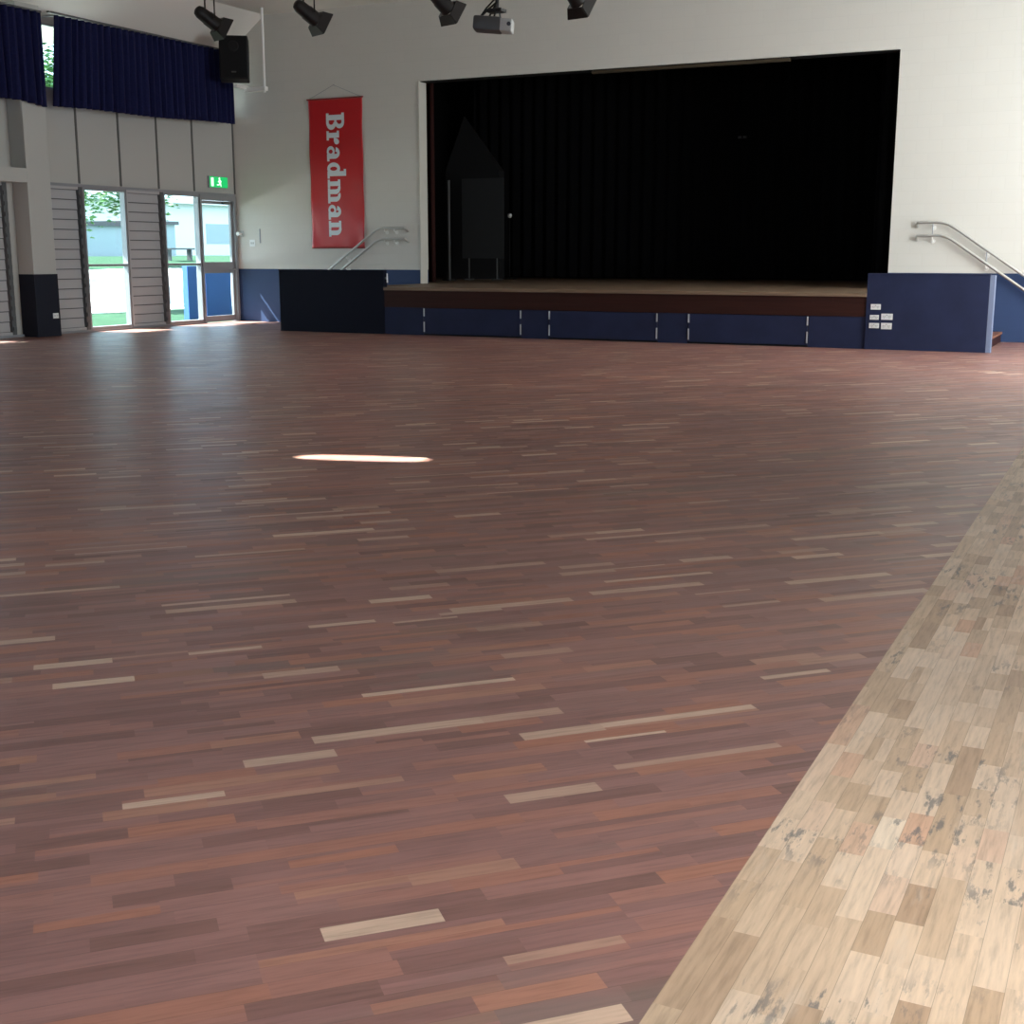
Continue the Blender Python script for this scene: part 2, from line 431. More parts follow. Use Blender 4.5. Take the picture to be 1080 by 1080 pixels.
WLAB = {17.06: 'pale grey louvre bay between the cream column and the wide clear window', 17.95: 'clear full-height window between two louvre bays, shed and tree outside',
        19.06: 'pale grey louvre bay between the two clear windows', 20.09: 'clear full-height window right beside the exit door', 15.3: 'pale grey louvre bay at the left edge of the picture'}
wi = 0
for kind, a, b in LB:
    if kind == 'door': continue
    wi += 1
    fr = 0.035
    if kind == 'glass':
        f = struct('window_%d' % wi, B((XO+0.02, XL+0.02, a, a+fr, 0.04, ZH), (XO+0.02, XL+0.02, b-fr, b, 0.04, ZH),
                   (XO+0.02, XL+0.02, a+fr, b-fr, 0.04, 0.085), (XO+0.02, XL+0.02, a+fr, b-fr, ZH-0.045, ZH),
                   (XO+0.02, XL+0.02, a+fr, b-fr, 1.175, 1.215)), M_alu,
                   label=WLAB.get(a), cat='window')
        for z0, z1 in ((0.085, 1.175), (1.215, ZH-0.045)):
            obj('pane', B((XL-0.062, XL-0.056, a+fr, b-fr, z0, z1)), M_glass, f)
    else:
        f = struct('window_%d' % wi, B((XO+0.02, XL+0.02, a, a+fr, 0.04, ZH), (XO+0.02, XL+0.02, a+fr, b-0.09, 0.04, 0.09), (XO+0.02, XL+0.02, a+fr, b-0.09, ZH-0.05, ZH)), M_louvre,
                   label=WLAB.get(a), cat='window')
        bl = bmesh.new(); nb = 14; hh = (ZH-0.14)/nb
        for k in range(nb):
            z = 0.09 + hh*k
            T = Matrix.Translation((XL-0.035, (a+b-0.055)/2, z+hh/2)) @ Matrix.Rotation(math.radians(-4), 4, 'Y')
            box(bl, -0.004, 0.004, -(b-a-0.125)/2, (b-a-0.125)/2, -hh/2, hh/2-0.001, mtx=T)
        o = obj('louvre_blades', bl, M_louvre, f)
        gs = bmesh.new()
        for k in range(nb+1): box(gs, XL-0.052, XL-0.022, a+fr, b-0.09, 0.09+hh*k-0.008, 0.09+hh*k+0.008)
        o = obj('blade_line', gs, M_alud, f); o['kind'] = 'stuff'  # dark strips drawing the line between blades
        cl = bmesh.new()
        box(cl, XO+0.02, XL+0.03, b-0.09, b, 0.04, ZH)
        for k in range(nb):
            z = 0.09 + hh*k
            box(cl, XL+0.03, XL+0.055, b-0.085, b-0.02, z+0.02, z+0.09)
        obj('blade_clip_channel', cl, M_alud, f)
for a, b in CL:
    wi += 1
    f = struct('window_%d' % wi, B((XO+0.03, XL-0.01, a, a+0.04, ZW0, ZW1), (XO+0.03, XL-0.01, b-0.04, b, ZW0, ZW1), (XO+0.03, XL-0.01, a+.04, b-.04, ZW0, ZW0+0.03), (XO+0.03, XL-0.01, a+.04, b-.04, ZW1-0.03, ZW1)), M_alu)
    obj('pane', B((XL-0.062, XL-0.056, a+.04, b-.04, ZW0+.03, ZW1-.03)), M_glass, f)
# exit door
a, b = 21.15, 22.30
d = struct('door_1', B((XO, XL+0.04, a, a+0.05, 0, ZH), (XO, XL+0.04, b-0.07, b, 0, ZH), (XO, XL+0.04, a+0.05, b-0.07, 2.47, ZH)), M_alu,
           label='grey aluminium glazed exit door in the corner by the stage wall', cat='door')
xa, xb = XL-0.06, XL-0.015
lf = obj('door_leaf', B((xa, xb, a+.055, a+.115, .02, 2.46), (xa, xb, b-.135, b-.075, .02, 2.46), (xa, xb, a+.115, b-.135, 2.40, 2.46),
         (xa, xb, a+.115, b-.135, 1.01, 1.235), (xa, xb, a+.115, b-.135, .02, .14)), M_alu, d)
obj('pane', B((XL-.042, XL-.036, a+.115, b-.135, 1.235, 2.40)), M_glass, lf)
obj('pane', B((XL-.042, XL-.036, a+.115, b-.135, .14, 1.01)), M_glass, lf)
hb = bmesh.new(); cyl(hb, (xb, b-.105, 1.08), (xb+.05, b-.105, 1.08), .012); tube(hb, [(xb+.05, b-.105, 1.08), (xb+.05, b-.24, 1.08)], .011)
obj('door_handle', hb, M_steel, lf, True)
dc = bmesh.new(); box(dc, xb, xb+.06, b-.42, b-.16, 2.405, 2.455, bev=.006); box(dc, xb+.02, xb+.04, b-.62, b-.40, 2.465, 2.48)
obj('door_closer', dc, M_alud, d)

# stage house behind the opening: black box with drapes
Y2 = 29.5
struct('wall_stage_left', B((-17.2, -17.0, YW+TH, Y2, -0.15, ZC)), M_stagewall)
struct('wall_stage_right', B((-1.2, -1.0, YW+TH, Y2, -0.15, ZC)), M_stagewall)
struct('wall_stage_back', B((-17.2, -1.0, Y2, Y2+.2, -0.15, ZC)), M_stagewall)
struct('ceiling_stage', B((-17.2, -1.0, YW+TH, Y2, ZC, ZC+.2)), M_stagewall)
struct('wall_stage_lining', B((-17.0, OX0-0.02, YW+TH, YW+TH+.02, ZST, ZC), (OX1+.02, -1.2, YW+TH, YW+TH+.02, ZST, ZC), (OX0-.02, OX1+.02, YW+TH, YW+TH+.02, ZO+.02, ZC)), M_stagewall)
# pale reveal lining of the opening, left edge
struct('trim_8', B((OX0, OX0+0.02, YW-0.02, YW+TH-0.06, ZST, ZO)), M_reveal, label='pale lining on the left edge of the stage opening', cat='trim')

struct('floor_stage', B((OX0+.02, OX1, YW+.001, YW+TH, ZST-0.055, ZST), (-17.0, -1.2, YW+TH, Y2, ZST-0.055, ZST)), M_deck)
# black boarding that closes the head of the opening
struct('trim_9', B((OX0+.02, OX1, YW+.04, YW+TH, ZO-.012, ZO+.03)), M_stagewall)
# ------------------------------------------------------------------ stage
st = thing('stage', 'low wooden stage with red-brown fascia and navy storage doors under it', 'stage', ((SX0+SX1)/2, YS, 0))
dk = bmesh.new()
box(dk, SX0, SX1, YS-0.03, YW-.003, ZST-0.055, ZST, bev=0.006)
box(dk, SX0-0.7, SX0-0.001, YS+1.25, YW-0.001, ZST-0.055, ZST); box(dk, SX1+.001, SX1+.3, YS+1.25, YW-.001, ZST-0.055, ZST)
obj('deck', dk, M_deck, st)
obj('fascia_board', B((SX0, SX1, YS, YS+.05, .478, ZST-.056)), M_fascia, st)
xs = [SX0, -11.372, -9.46, -8.97, -7.035, -6.542, -4.612, SX1]
doors = {1, 3, 5}
for i in range(7):
    x0, x1 = xs[i], xs[i+1]
    if i in doors:
        p = obj('storage_door', B((x0+.012, x1-.012, YS+.006, YS+.03, .03, .470), bev=.003), M_navy, st)
        for xe in (x0+.02, x1-.02):
            for z0, z1 in ((.33, .465), (.06, .235)):
                h = B((xe-.011, xe+.011, YS-.008, YS+.008, z0, z1), bev=.003)
                obj('hinge', h, M_hinge, p)
    else:
        obj('post_panel', B((x0, x1, YS+.01, YS+.04, .0, .477)), M_navy, st)
obj('kick_strip', B((SX0, SX1, YS+.03, YS+.06, 0, .03)), M_black, st)
# carcass behind the doors
obj('bearer', B((SX0+.05, SX1-.05, YS+.10, YS+.16, 0, ZST-.056)), M_black, st)

# stair walls at both ends of the stage
M_end = mat('lit_end_tone', (0.17, 0.21, 0.32), 0.45)  # paler tone paints in the light falling on the end face
sw = thing('stair_wall', 'dark navy low stair wall at the left end of the stage, no sockets', 'low wall', (-13.28, YS+.05, 0))
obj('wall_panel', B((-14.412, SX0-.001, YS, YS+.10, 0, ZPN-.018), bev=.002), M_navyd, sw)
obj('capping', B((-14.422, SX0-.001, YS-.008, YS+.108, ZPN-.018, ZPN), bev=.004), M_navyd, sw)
nb = bmesh.new(); cyl(nb, (SX0+.0, YS+.05, .98), (SX0+.035, YS+.05, .98), .02); cyl(nb, (SX0+.035, YS+.05, .90), (SX0+.035, YS+.05, 1.06), .014, seg=10)
obj('latch_bolt', nb, M_hinge, sw, True)
sw = thing('stair_wall', 'navy low stair wall at the right end of the stage, with white sockets', 'low wall', (-2.9, YS+.05, 0))
obj('wall_panel', B((SX1+.001, -2.045, YS-.02, YS+.10, 0, ZPN-.018), bev=.002), M_navy, sw)
obj('capping', B((SX1+.001, -2.041, YS-.028, YS+.108, ZPN-.018, ZPN), bev=.004), M_navy, sw)
e = obj('lit_end_face', B((-2.045, -1.975, YS-.02, YS+.10, 0, ZPN-.02), bev=.002), M_end, sw); e['label'] = 'end face, painted pale blue-grey for the light on it'

def steps(name, label, x_top, sgn, y0, y1):
    t = thing(name, label, 'steps', (x_top+sgn*.6, (y0+y1)/2, 0))
    n, rise, going = 5, ZST/5, .285
    for k in range(1, n):
        z = ZST - rise*k
        x0 = x_top + sgn*going*(k-1); x1 = x_top + sgn*going*k
        obj('tread', B((min(x0, x1)-.01, max(x0, x1)+.01, y0, y1, z-.035, z), bev=.004), M_tread, t)
        obj('riser', B((min(x1-sgn*.03, x1-sgn*.008), max(x1-sgn*.03, x1-sgn*.008), y0, y1, z-rise+.0, z-.036)), M_fascia, t)
    return t
steps('stage_steps', 'red-brown timber steps behind the right stair wall', -3.22, 1, YS+.11, YW-.02)
steps('stage_steps', 'red-brown timber steps hidden behind the left stair wall', -12.90, -1, YS+.11, YS+1.24)

# handrails on the stage wall
def handrail(label, xa, xb_, xc, sgn, brackets, posts):
    """double rail: flat from xa to xb_, then sloping down to xc"""
    yr = YW - .105
    t = thing('handrail', label, 'handrail', ((xa+xc)/2, YW, 1.0))
    slope = .685
    for zt, dx in ((1.90, 0), (1.69, 0.0)):
        bm = bmesh.new()
        k = xb_ + sgn*dx
        pts = [(xa-sgn*.0, YW-.012, zt-.07), (xa-sgn*.0, YW-.05, zt-.035), (xa+sgn*.025, yr, zt), (xa+sgn*.08, yr, zt), (k-sgn*.14, yr, zt)]
        for q in range(1, 6):
            s = q/6; pts.append((k+sgn*(.28*s-.14), yr, zt - slope*.28*s*s/2))
        pts.append((k+sgn*.14, yr, zt-slope*.14))
        pts.append((xc, yr, zt - slope*abs(xc-k)))
        tube(bm, pts, .024, 12)
        obj('rail', bm, M_steel, t, True)
    for x in brackets:
        d = max(0, (x-xb_)*sgn)
        for zt in (1.90, 1.69):
            z = zt - d*slope
            bm = bmesh.new()
            tube(bm, [(x, yr, z-.015), (x, yr, z-.065), (x, YW-.04, z-.085), (x, YW, z-.085)], .008, 8)
            cyl(bm, (x, YW-.012, z-.085), (x, YW, z-.085), .036, seg=16)
            obj('bracket', bm, M_whitem, t, True)
    for x in posts:
        z = 1.90 - max(0, (x-xb_)*sgn)*slope
        bm = bmesh.new(); tube(bm, [(x, yr, z-.01), (x, yr, z-.21)], .010, 8)
        obj('stanchion', bm, M_alu, t, True)
handrail('double steel handrail on the wall right of the stage opening', -3.50, -3.03, -1.25, 1, (-3.24, -2.385, -1.55), (-3.24, -2.385))
handrail('double steel handrail on the wall below the red banner', -13.16, -13.78, -15.25, -1, (-13.645, -13.42, -14.55), ())

# ------------------------------------------------------------------ stage contents
def drape(name, label, x0, x1, y, z0, z1, m, folds, amp=.06, axis='x', group=None):
    bm = bmesh.new(); nx = folds*8; rows = 6
    V = []
    for j in range(rows+1):
        z = z0 + (z1-z0)*j/rows
        r = []
        for i in range(nx+1):
            t = i/nx
            o = amp*(math.sin(2*PI*folds*t + .6*math.sin(3*t*PI)) )*(1-.35*j/rows)
            x = x0 + (x1-x0)*t
            r.append(bm.verts.new((x, y+o, z) if axis == 'x' else (y+o, x, z)))
        V.append(r)
    for A, Bq in zip(V, V[1:]):
        for i in range(nx): bm.faces.new((A[i], A[i+1], Bq[i+1], Bq[i]))
    c = ((x0+x1)/2, y, z0) if axis == 'x' else (y, (x0+x1)/2, z0)
    o = obj(name, bm, m, None, True, at=c)
    mod = o.modifiers.new('thick', 'SOLIDIFY'); mod.thickness = .012
    return tag(o, label, 'curtain', group)
drape('stage_curtain', 'black backdrop curtain hung across the rear of the dark stage', -15.0, -3.0, 28.6, ZST+.02, 5.8, M_drape, 40, group='stage drapes')
drape('stage_curtain', 'black side curtain hung inside the right of the stage opening', -4.55, -2.6, 24.2, ZST+.02, 5.8, M_drape, 9, group='stage drapes')
drape('stage_curtain', 'dark maroon curtain edge just inside the left of the stage opening', -13.6, -12.80, YW+TH+.13, ZST+.02, 5.6, M_maroon, 5, .045, group='stage drapes')
drape('stage_curtain', 'dark maroon curtain edge just inside the right of the stage opening', -4.0, -3.1, YW+TH+.13, ZST+.02, 5.6, M_maroon, 5, .045, group='stage drapes')
tk = obj('curtain_track', B((-9.34, -5.75, YW+.06, YW+.16, ZO-.06, ZO-.012), bev=.004), M_brownrail)
tag(tk, 'brown track fixed under the head of the stage opening', 'track')
# free-standing screen, pole and other dark pieces at the left of the stage
t = thing('display_board', 'grey display board standing in the dark at left of the stage', 'board', (-13.4, 25.95, ZST))
obj('panel', B((-13.92, -12.88, 25.97, 26.0, 1.30, 3.03), bev=.006), M_board, t)
for x in (-13.75, -13.05):
    bm = bmesh.new(); cyl(bm, (x, 25.985, ZST), (x, 25.985, 1.31), .018, seg=10); box(bm, x-.02, x+.02, 25.75, 26.2, ZST, ZST+.03); obj('stand', bm, M_pole, t)
t = thing('upright_pole', 'slim grey pole standing on the stage beside the display board', 'pole', (-14.02, 25.5, ZST))
bm = bmesh.new(); cyl(bm, (-13.99, 25.5, ZST+.02), (-13.99, 25.5, 2.98), .032, seg=14); obj('shaft', bm, M_pole, t, True)
bm = bmesh.new(); cyl(bm, (-13.99, 25.5, ZST), (-13.99, 25.5, ZST+.02), .16, seg=24); obj('base', bm, M_black, t)
bm = bmesh.new()   # pointed dark fabric tree-like backdrop shape
apex = (-14.0, 27.0, 4.50)
pts = [(-14.9, 27.0, 3.28), (-13.5, 27.0, 3.25), (-13.5, 27.25, 3.25), (-14.9, 27.25, 3.28)]
ap = bm.verts.new((-14.45, 27.12, 4.50)); vs = [bm.verts.new(p) for p in pts]
vb = [bm.verts.new((p[0], p[1], ZST)) for p in pts]
for i in range(4):
    bm.faces.new((ap, vs[i], vs[(i+1) % 4])); bm.faces.new((vs[i], vs[(i+1) % 4], vb[(i+1) % 4], vb[i]))
bm.faces.new(vb)
M_flat = mat('dull_black_cloth', (0.018, 0.018, 0.019), .9, spec=.15)
tag(obj('stage_flat', bm, M_flat, None, at=(-14.2, 27.1, ZST)), 'pointed dark scenery piece standing behind the display board', 'scenery')
bm = bmesh.new(); bmesh.ops.create_uvsphere(bm, u_segments=14, v_segments=8, radius=.055); bmesh.ops.scale(bm, vec=(1, .6, 1), verts=bm.verts)
bmesh.ops.translate(bm, vec=(-13.33, 27.2, 2.26), verts=bm.verts)
t = thing('microphone', 'small white knob on a thin black stand in the dark of the stage', 'microphone', (-13.33, 27.2, ZST))
obj('microphone_head', bm, M_white, t, True)
bm = bmesh.new(); cyl(bm, (-13.33, 27.2, ZST+.02), (-13.33, 27.2, 2.22), .012, seg=8); cyl(bm, (-13.33, 27.2, ZST), (-13.33, 27.2, ZST+.02), .14, seg=20)
obj('stand', bm, M_black, t)
bm = B((-8.37, -8.17, 28.40, 28.45, 3.87, 3.93), bev=.004)
t = thing('ceiling_fitting', 'tiny pale twin fitting high on the black backdrop curtain', 'fitting', (-8.27, 28.43, 3.9))
obj('housing', bm, M_black, t)
for x in (-8.32, -8.21): obj('lamp_face', B((x-.035, x+.035, 28.39, 28.40, 3.88, 3.92)), M_pole, t)

# ------------------------------------------------------------------ banner with lettering
bx0, bx1, bz0, bz1 = -15.415, -14.155, 1.52, 4.41
by = YW - .024
def wob(x, z):
    u = (x-bx0)/(bx1-bx0); v = (z-bz0)/(bz1-bz0)
    edge = max(0, abs(u-.5)*2-.55)/.45
    low = max(0, 1-v*2.2)
    return -.011*edge*math.sin(6*z+4*u) - .011*low*edge*math.sin(17*u+5*z) - .006*max(0, .1-v)/.1*math.sin(20*u)
t = thing('banner', 'tall red vinyl banner with white sideways lettering hung on the stage wall', 'banner', ((bx0+bx1)/2, by, bz0))
bm = bmesh.new(); nx, nz = 36, 90; V = []
for j in range(nz+1):
    z = bz0+(bz1-bz0)*j/nz; V.append([bm.verts.new((bx0+(bx1-bx0)*i/nx, by+wob(bx0+(bx1-bx0)*i/nx, z), z)) for i in range(nx+1)])
for A, Bq in zip(V, V[1:]):
    for i in range(nx): bm.faces.new((A[i], A[i+1], Bq[i+1], Bq[i]))
o = obj('sheet', bm, M_red, t, True); md = o.modifiers.new('thick', 'SOLIDIFY'); md.thickness = .003; md.offset = 1
M_bar = mat('dark_red_bar', (0.22, 0.008, 0.012), .4)
bm = bmesh.new(); cyl(bm, (bx0-.03, by, bz1), (bx1+.03, by, bz1), .016, seg=12); obj('top_bar', bm, M_bar, t, True)
bm = bmesh.new(); cyl(bm, (bx0, by, bz0), (bx1, by, bz0), .014, seg=12); obj('bottom_bar', bm, M_bar, t, True)
bm = bmesh.new(); tube(bm, [(bx0+.02, by, bz1+.01), (-14.80, YW-.03, 4.665), (bx1-.02, by, bz1+.01)], .005, 6)
cyl(bm, (-14.80, YW-.045, 4.665), (-14.80, YW, 4.665), .007, seg=8)
obj('cord', bm, M_alu, t)

def glyph(ch):
    """bold slab-serif letter: list of outlines; x-height .70, cap 1.0"""
    P = []; lay = [0]
    def r(x0, y0, x1, y1):
        lay[0] += 1; P.append((lay[0], [(x0, y0), (x1, y0), (x1, y1), (x0, y1)]))
    def ring(cx, cy, ro, so, ri, si, a0, a1, n=20):
        lay[0] += 1
        for k in range(n):
            a = math.radians(a0+(a1-a0)*k/n); b = math.radians(a0+(a1-a0)*(k+1)/n)
            P.append((lay[0], [(cx+ri*math.cos(a), cy+si*math.sin(a)), (cx+ro*math.cos(a), cy+so*math.sin(a)), (cx+ro*math.cos(b), cy+so*math.sin(b)), (cx+ri*math.cos(b), cy+si*math.sin(b))]))
    if ch == 'B':
        r(.09, .14, .35, .86); r(0, 0, .45, .15); r(0, .85, .45, 1); r(.35, .45, .45, .58)
        ring(.45, .735, .31, .265, .10, .12, -90, 90); ring(.45, .28, .37, .28, .12, .13, -90, 90); w_ = .82
    elif ch == 'r':
        r(.09, .12, .34, .58); r(0, 0, .46, .13); r(0, .57, .34, .70)
        ring(.54, .40, .20, .30, .0, .10, 90, 180); ring(.54, .56, .13, .14, 0, 0, 0, 360); w_ = .68
    elif ch == 'a':
        r(.40, .12, .64, .46); r(.40, 0, .76, .13)
        ring(.35, .43, .29, .28, .06, .14, 0, 165); ring(.28, .215, .27, .22, .10, .11, 0, 360); w_ = .77
    elif ch == 'd':
        ring(.31, .35, .31, .36, .10, .20, 0, 360); r(.44, .12, .68, .94); r(.34, .91, .68, 1.04); r(.44, 0, .80, .13); w_ = .80
    elif ch in 'nm':
        k = 1 if ch == 'n' else 2
        r(0, .57, .32, .70); r(.09, .12, .32, .6); r(0, 0, .41, .13)
        for q in range(k):
            x = .32+.38*q
            ring(x+.085, .42, .32, .29, .075, .15, 0, 115); r(x+.165, .12, x+.40, .43); r(x+.10, 0, x+.48, .13)
        w_ = .81 + .38*(k-1)
    return P, w_
word = 'Bradman'
total = sum(glyph(c)[1] for c in word) + .05*(len(word)-1)
ztop, zbot, xbase, cap = 4.135, 1.735, -14.995, .425
sc = (ztop-zbot)/total; cur = 0
for c in word:
    P, w_ = glyph(c); bm = bmesh.new()
    for ly, poly in P:
        vs = []
        for (gx, gy) in poly:
            vs.append(bm.verts.new((xbase+gy*cap, by-.005-.0006*ly, ztop-(cur+gx)*sc)))
        try: bm.faces.new(vs)
        except Exception: pass
    bmesh.ops.remove_doubles(bm, verts=bm.verts, dist=1e-5)
    for v in bm.verts: v.co.y += wob(v.co.x, v.co.z)
    obj('letter', bm, M_letter, t)
    cur += w_ + .05

# ------------------------------------------------------------------ curtains of the left wall
XC = -16.91         # plane of the curtains, in front of the columns
def valance(label, y0, y1, hem, folds, seed, lean=0.0, top=5.33):
    rnd = random.Random(seed)
    t = thing('curtain', label, 'curtain', (XC, (y0+y1)/2, 3.85), 'navy curtains over the high windows')
    bm = bmesh.new(); n = folds*10; rows = 12; V = []
    ph = [rnd.uniform(-.5, .5) for _ in range(folds+2)]; am = [rnd.uniform(.6, 1.25) for _ in range(folds+2)]
    for j in range(rows+1):
        v = j/rows; row = []
        for i in range(n+1):
            u = i/n; f = u*folds; k = int(f); fr = f-k
            p = ph[k]*(1-fr)+ph[k+1]*fr; a = am[k]*(1-fr)+am[k+1]*fr
            zb = hem(u)
            z = zb + (top+.02*u-zb)*v
            x = XC + .05*a*math.sin(2*PI*f+p)*(1-.3*v) + .012*math.sin(4*PI*f+2*p)
            row.append(bm.verts.new((x, y0+(y1-y0)*u + lean*v*(1-u)**3 + .02*math.sin(2*PI*f*.5+p)*(1-v), z)))
        V.append(row)
    for A, Bq in zip(V, V[1:]):
        for i in range(n): bm.faces.new((A[i], A[i+1], Bq[i+1], Bq[i]))
    o = obj('cloth', bm, M_curt, t, True); md = o.modifiers.new('thick', 'SOLIDIFY'); md.thickness = .01
    obj('track', B((XC-.03, XC+.03, y0, y1, top+.015, top+.045)), M_alud, t)
    for k in range(4):
        y = y0+.3+(y1-y0-.5)*k/3
        obj('track_bracket', B((XL, XC-.03, y-.02, y+.02, top+.018, top+.04)), M_alu, t)
valance('long navy gathered curtain above the louvres, ending at the stage wall', 16.99, 21.85, lambda u: 3.845+.12*u+.012*math.sin(9*u), 30, 3, .15)
valance('navy gathered curtain at the left edge of the picture', 10.8, 16.82, lambda u: 3.868-.05*max(0, (u-.92)/.08)+.004*math.sin(30*u), 38, 5, 0, 5.30)

# ------------------------------------------------------------------ loudspeaker on its drop bracket
t = thing('loudspeaker', 'black loudspeaker hung near the corner beside the navy curtain', 'loudspeaker', (-16.42, 21.3, 4.70))
T = Matrix.Translation((-16.42, 21.30, 5.115)) @ Matrix.Rotation(math.radians(33), 4, 'Z') @ Matrix.Rotation(math.radians(-7), 4, 'X')
bm = bmesh.new(); box(bm, -.275, .275, -.20, .17, -.41, .41, bev=.02, mtx=T); obj('cabinet', bm, M_black, t)
bm = bmesh.new(); box(bm, -.255, .255, -.215, -.201, -.385, .385, bev=.005, mtx=T); gr = obj('grille', bm, M_grille, t)
bm = bmesh.new(); box(bm, -.045, .045, -.222, -.216, -.30, -.275, mtx=T); obj('badge', bm, M_pole, t)
bm = bmesh.new()
cyl(bm, (0, -.214, .2), (0, -.223, .2), .11, .09, 20); bmesh.ops.transform(bm, matrix=T, verts=bm.verts); obj('horn', bm, M_black, t)
t = thing('speaker_bracket', 'thin white drop pole with an arm beside the black loudspeaker', 'bracket', (-16.0, 21.67, 4.5))
bm = bmesh.new(); cyl(bm, (-16.0, 21.67, 4.52), (-16.0, 21.67, ZC-.002), .026, seg=12); obj('drop_pole', bm, M_whitem, t, True)
bm = bmesh.new(); box(bm, -16.46, -15.95, 21.62, 21.72, 4.55, 4.63, bev=.006); box(bm, -16.48, -16.40, 21.32, 21.70, 4.60, 4.665, bev=.004); obj('arm', bm, M_whitem, t)

# ------------------------------------------------------------------ spotlights on a bar, projector
t = thing('lighting_bar', 'black lighting bar hung under the ceiling, above the spotlights', 'bar', (-8.5, 15.0, 5.35))
bm = bmesh.new(); cyl(bm, (-13.2, 15, 5.35), (-4.4, 15, 5.35), .024, seg=12); obj('bar', bm, M_blackm, t, True)
for x in (-12.8, -8.9, -4.9):
    bm = bmesh.new(); cyl(bm, (x, 15, 5.35), (x, 15, ZC), .012, seg=8); obj('hanger', bm, M_blackm, t, True)
def spot(label, x, z, yaw, tilt):
    loc = Vector((x, 15.0, z))
    t = thing('spotlight', label, 'spotlight', loc, 'stage spotlights on the bar')
    R = Matrix.Translation(loc) @ Matrix.Rotation(yaw, 4, 'Z') @ Matrix.Rotation(-tilt, 4, 'X') @ Matrix.Scale(.88, 4)   # lamp axis = local +Y
    bm = bmesh.new()
    prof = [(-.27, .04), (-.25, .075), (-.19, .098), (-.06, .104), (-.05, .112), (.10, .112), (.11, .118), (.14, .118)]
    seg = 24; rings = []
    for y, r in prof: rings.append([bm.verts.new((r*math.cos(2*PI*k/seg), y, r*math.sin(2*PI*k/seg))) for k in range(seg)])
    for A, Bq in zip(rings, rings[1:]):
        for k in range(seg): bm.faces.new((A[k], A[(k+1) % seg], Bq[(k+1) % seg], Bq[k]))
    bm.faces.new(rings[0])
    bmesh.ops.transform(bm, matrix=R, verts=bm.verts); obj('can', bm, M_blackm, t, True)
    bm = bmesh.new(); cyl(bm, (0, .125, 0), (0, .135, 0), .108, seg=24); bmesh.ops.transform(bm, matrix=R, verts=bm.verts); obj('lens', bm, M_lens, t)
    bm = bmesh.new()   # square flared snoot of four doors
    for a in range(4):
        Q = R @ Matrix.Rotation(a*PI/2, 4, 'Y')
        w0, w1, d = .115, .165, .012
        v = [Q @ Vector(p) for p in ((-w0, .13, w0), (w0, .13, w0), (w1, .27, w1), (-w1, .27, w1))]
        u = [Q @ Vector(p) for p in ((-w0, .13, w0+d), (w0, .13, w0+d), (w1, .27, w1+d), (-w1, .27, w1+d))]
        v = [bm.verts.new(p) for p in v]; u = [bm.verts.new(p) for p in u]
        bm.faces.new(v); bm.faces.new(u)
        for k in range(4): bm.faces.new((v[k], v[(k+1) % 4], u[(k+1) % 4], u[k]))
    obj('barn_doors', bm, M_blackm, t)
    bm = bmesh.new()   # yoke from the can up to the bar
    Rz = Matrix.Translation(loc) @ Matrix.Rotation(yaw, 4, 'Z')
    h = 5.35 - z
    top = min(.34, h-.08)
    pts = [(-.135, 0, 0), (-.135, 0, top*.8), (-.06, 0, top), (.06, 0, top), (.135, 0, top*.8), (.135, 0, 0)]
    tube(bm, [Rz @ Vector(p) for p in pts], .012, 8)
    cyl(bm, Rz @ Vector((0, 0, top)), Rz @ Vector((0, 0, h-.06)), .016, seg=8)
    obj('yoke', bm, M_blackm, t, True)
    bm = bmesh.new(); box(bm, x-.03, x+.03, 14.965, 15.035, 5.285, 5.3255, bev=.006); obj('clamp', bm, M_blackm, t)
YWs = math.radians(-24)
spot('black spotlight nearest the navy curtain, leftmost of the row', -11.95, 4.56, YWs, math.radians(30))
spot('black spotlight above the red banner', -10.31, 4.51, YWs, math.radians(30))
spot('black spotlight just left of the hanging projector', -8.30, 4.50, math.radians(-20), math.radians(34))
spot('black spotlight right of the hanging projector', -6.50, 4.45, math.radians(-12), math.radians(38))

t = thing('projector', 'dark grey projector with pale lens end hung from the ceiling', 'projector', (-6.55, 13.0, 3.72))
T = Matrix.Translation((-6.565, 13.0, 3.81)) @ Matrix.Rotation(math.radians(20), 4, 'Z') @ Matrix.Rotation(math.radians(5), 4, 'Y') @ Matrix.Scale(.9, 4)
bm = bmesh.new(); box(bm, -.23, .10, -.15, .15, -.085, .075, bev=.025, mtx=T); obj('body', bm, M_proj, t, True)
bm = bmesh.new(); box(bm, .09, .235, -.15, .13, -.08, .065, bev=.015, mtx=T); p = obj('front_cover', bm, M_projw, t); p['label'] = 'light grey end with the lens'
bm = bmesh.new(); cyl(bm, (.20, -.148, 0), (.20, -.165, 0), .024, seg=18); bmesh.ops.transform(bm, matrix=T, verts=bm.verts); obj('lens', bm, M_lens, t, True)
bm = bmesh.new(); cyl(bm, (-6.52, 13, 3.97), (-6.52, 13, ZC), .022, seg=12); obj('ceiling_pole', bm, M_blackm, t, True)
bm = bmesh.new()
for dx, dy in ((-.14, -.08), (-.12, .08), (.05, -.08), (.05, .08)):
    tube(bm, [(-6.57+dx, 13+dy, 3.86), (-6.54+dx*.5, 13+dy*.5, 3.96), (-6.52, 13, 4.04)], .011, 6)
box(bm, -6.62, -6.44, 12.93, 13.07, 3.93, 3.965, bev=.004)
obj('mount', bm, M_blackm, t)
bm = bmesh.new(); tube(bm, [(-6.74, 13.02, 3.90), (-6.66, 13.02, 3.99), (-6.55, 13.02, 4.08), (-6.54, 13.02, 4.5)], .009, 6); obj('cable', bm, M_black, t, True)

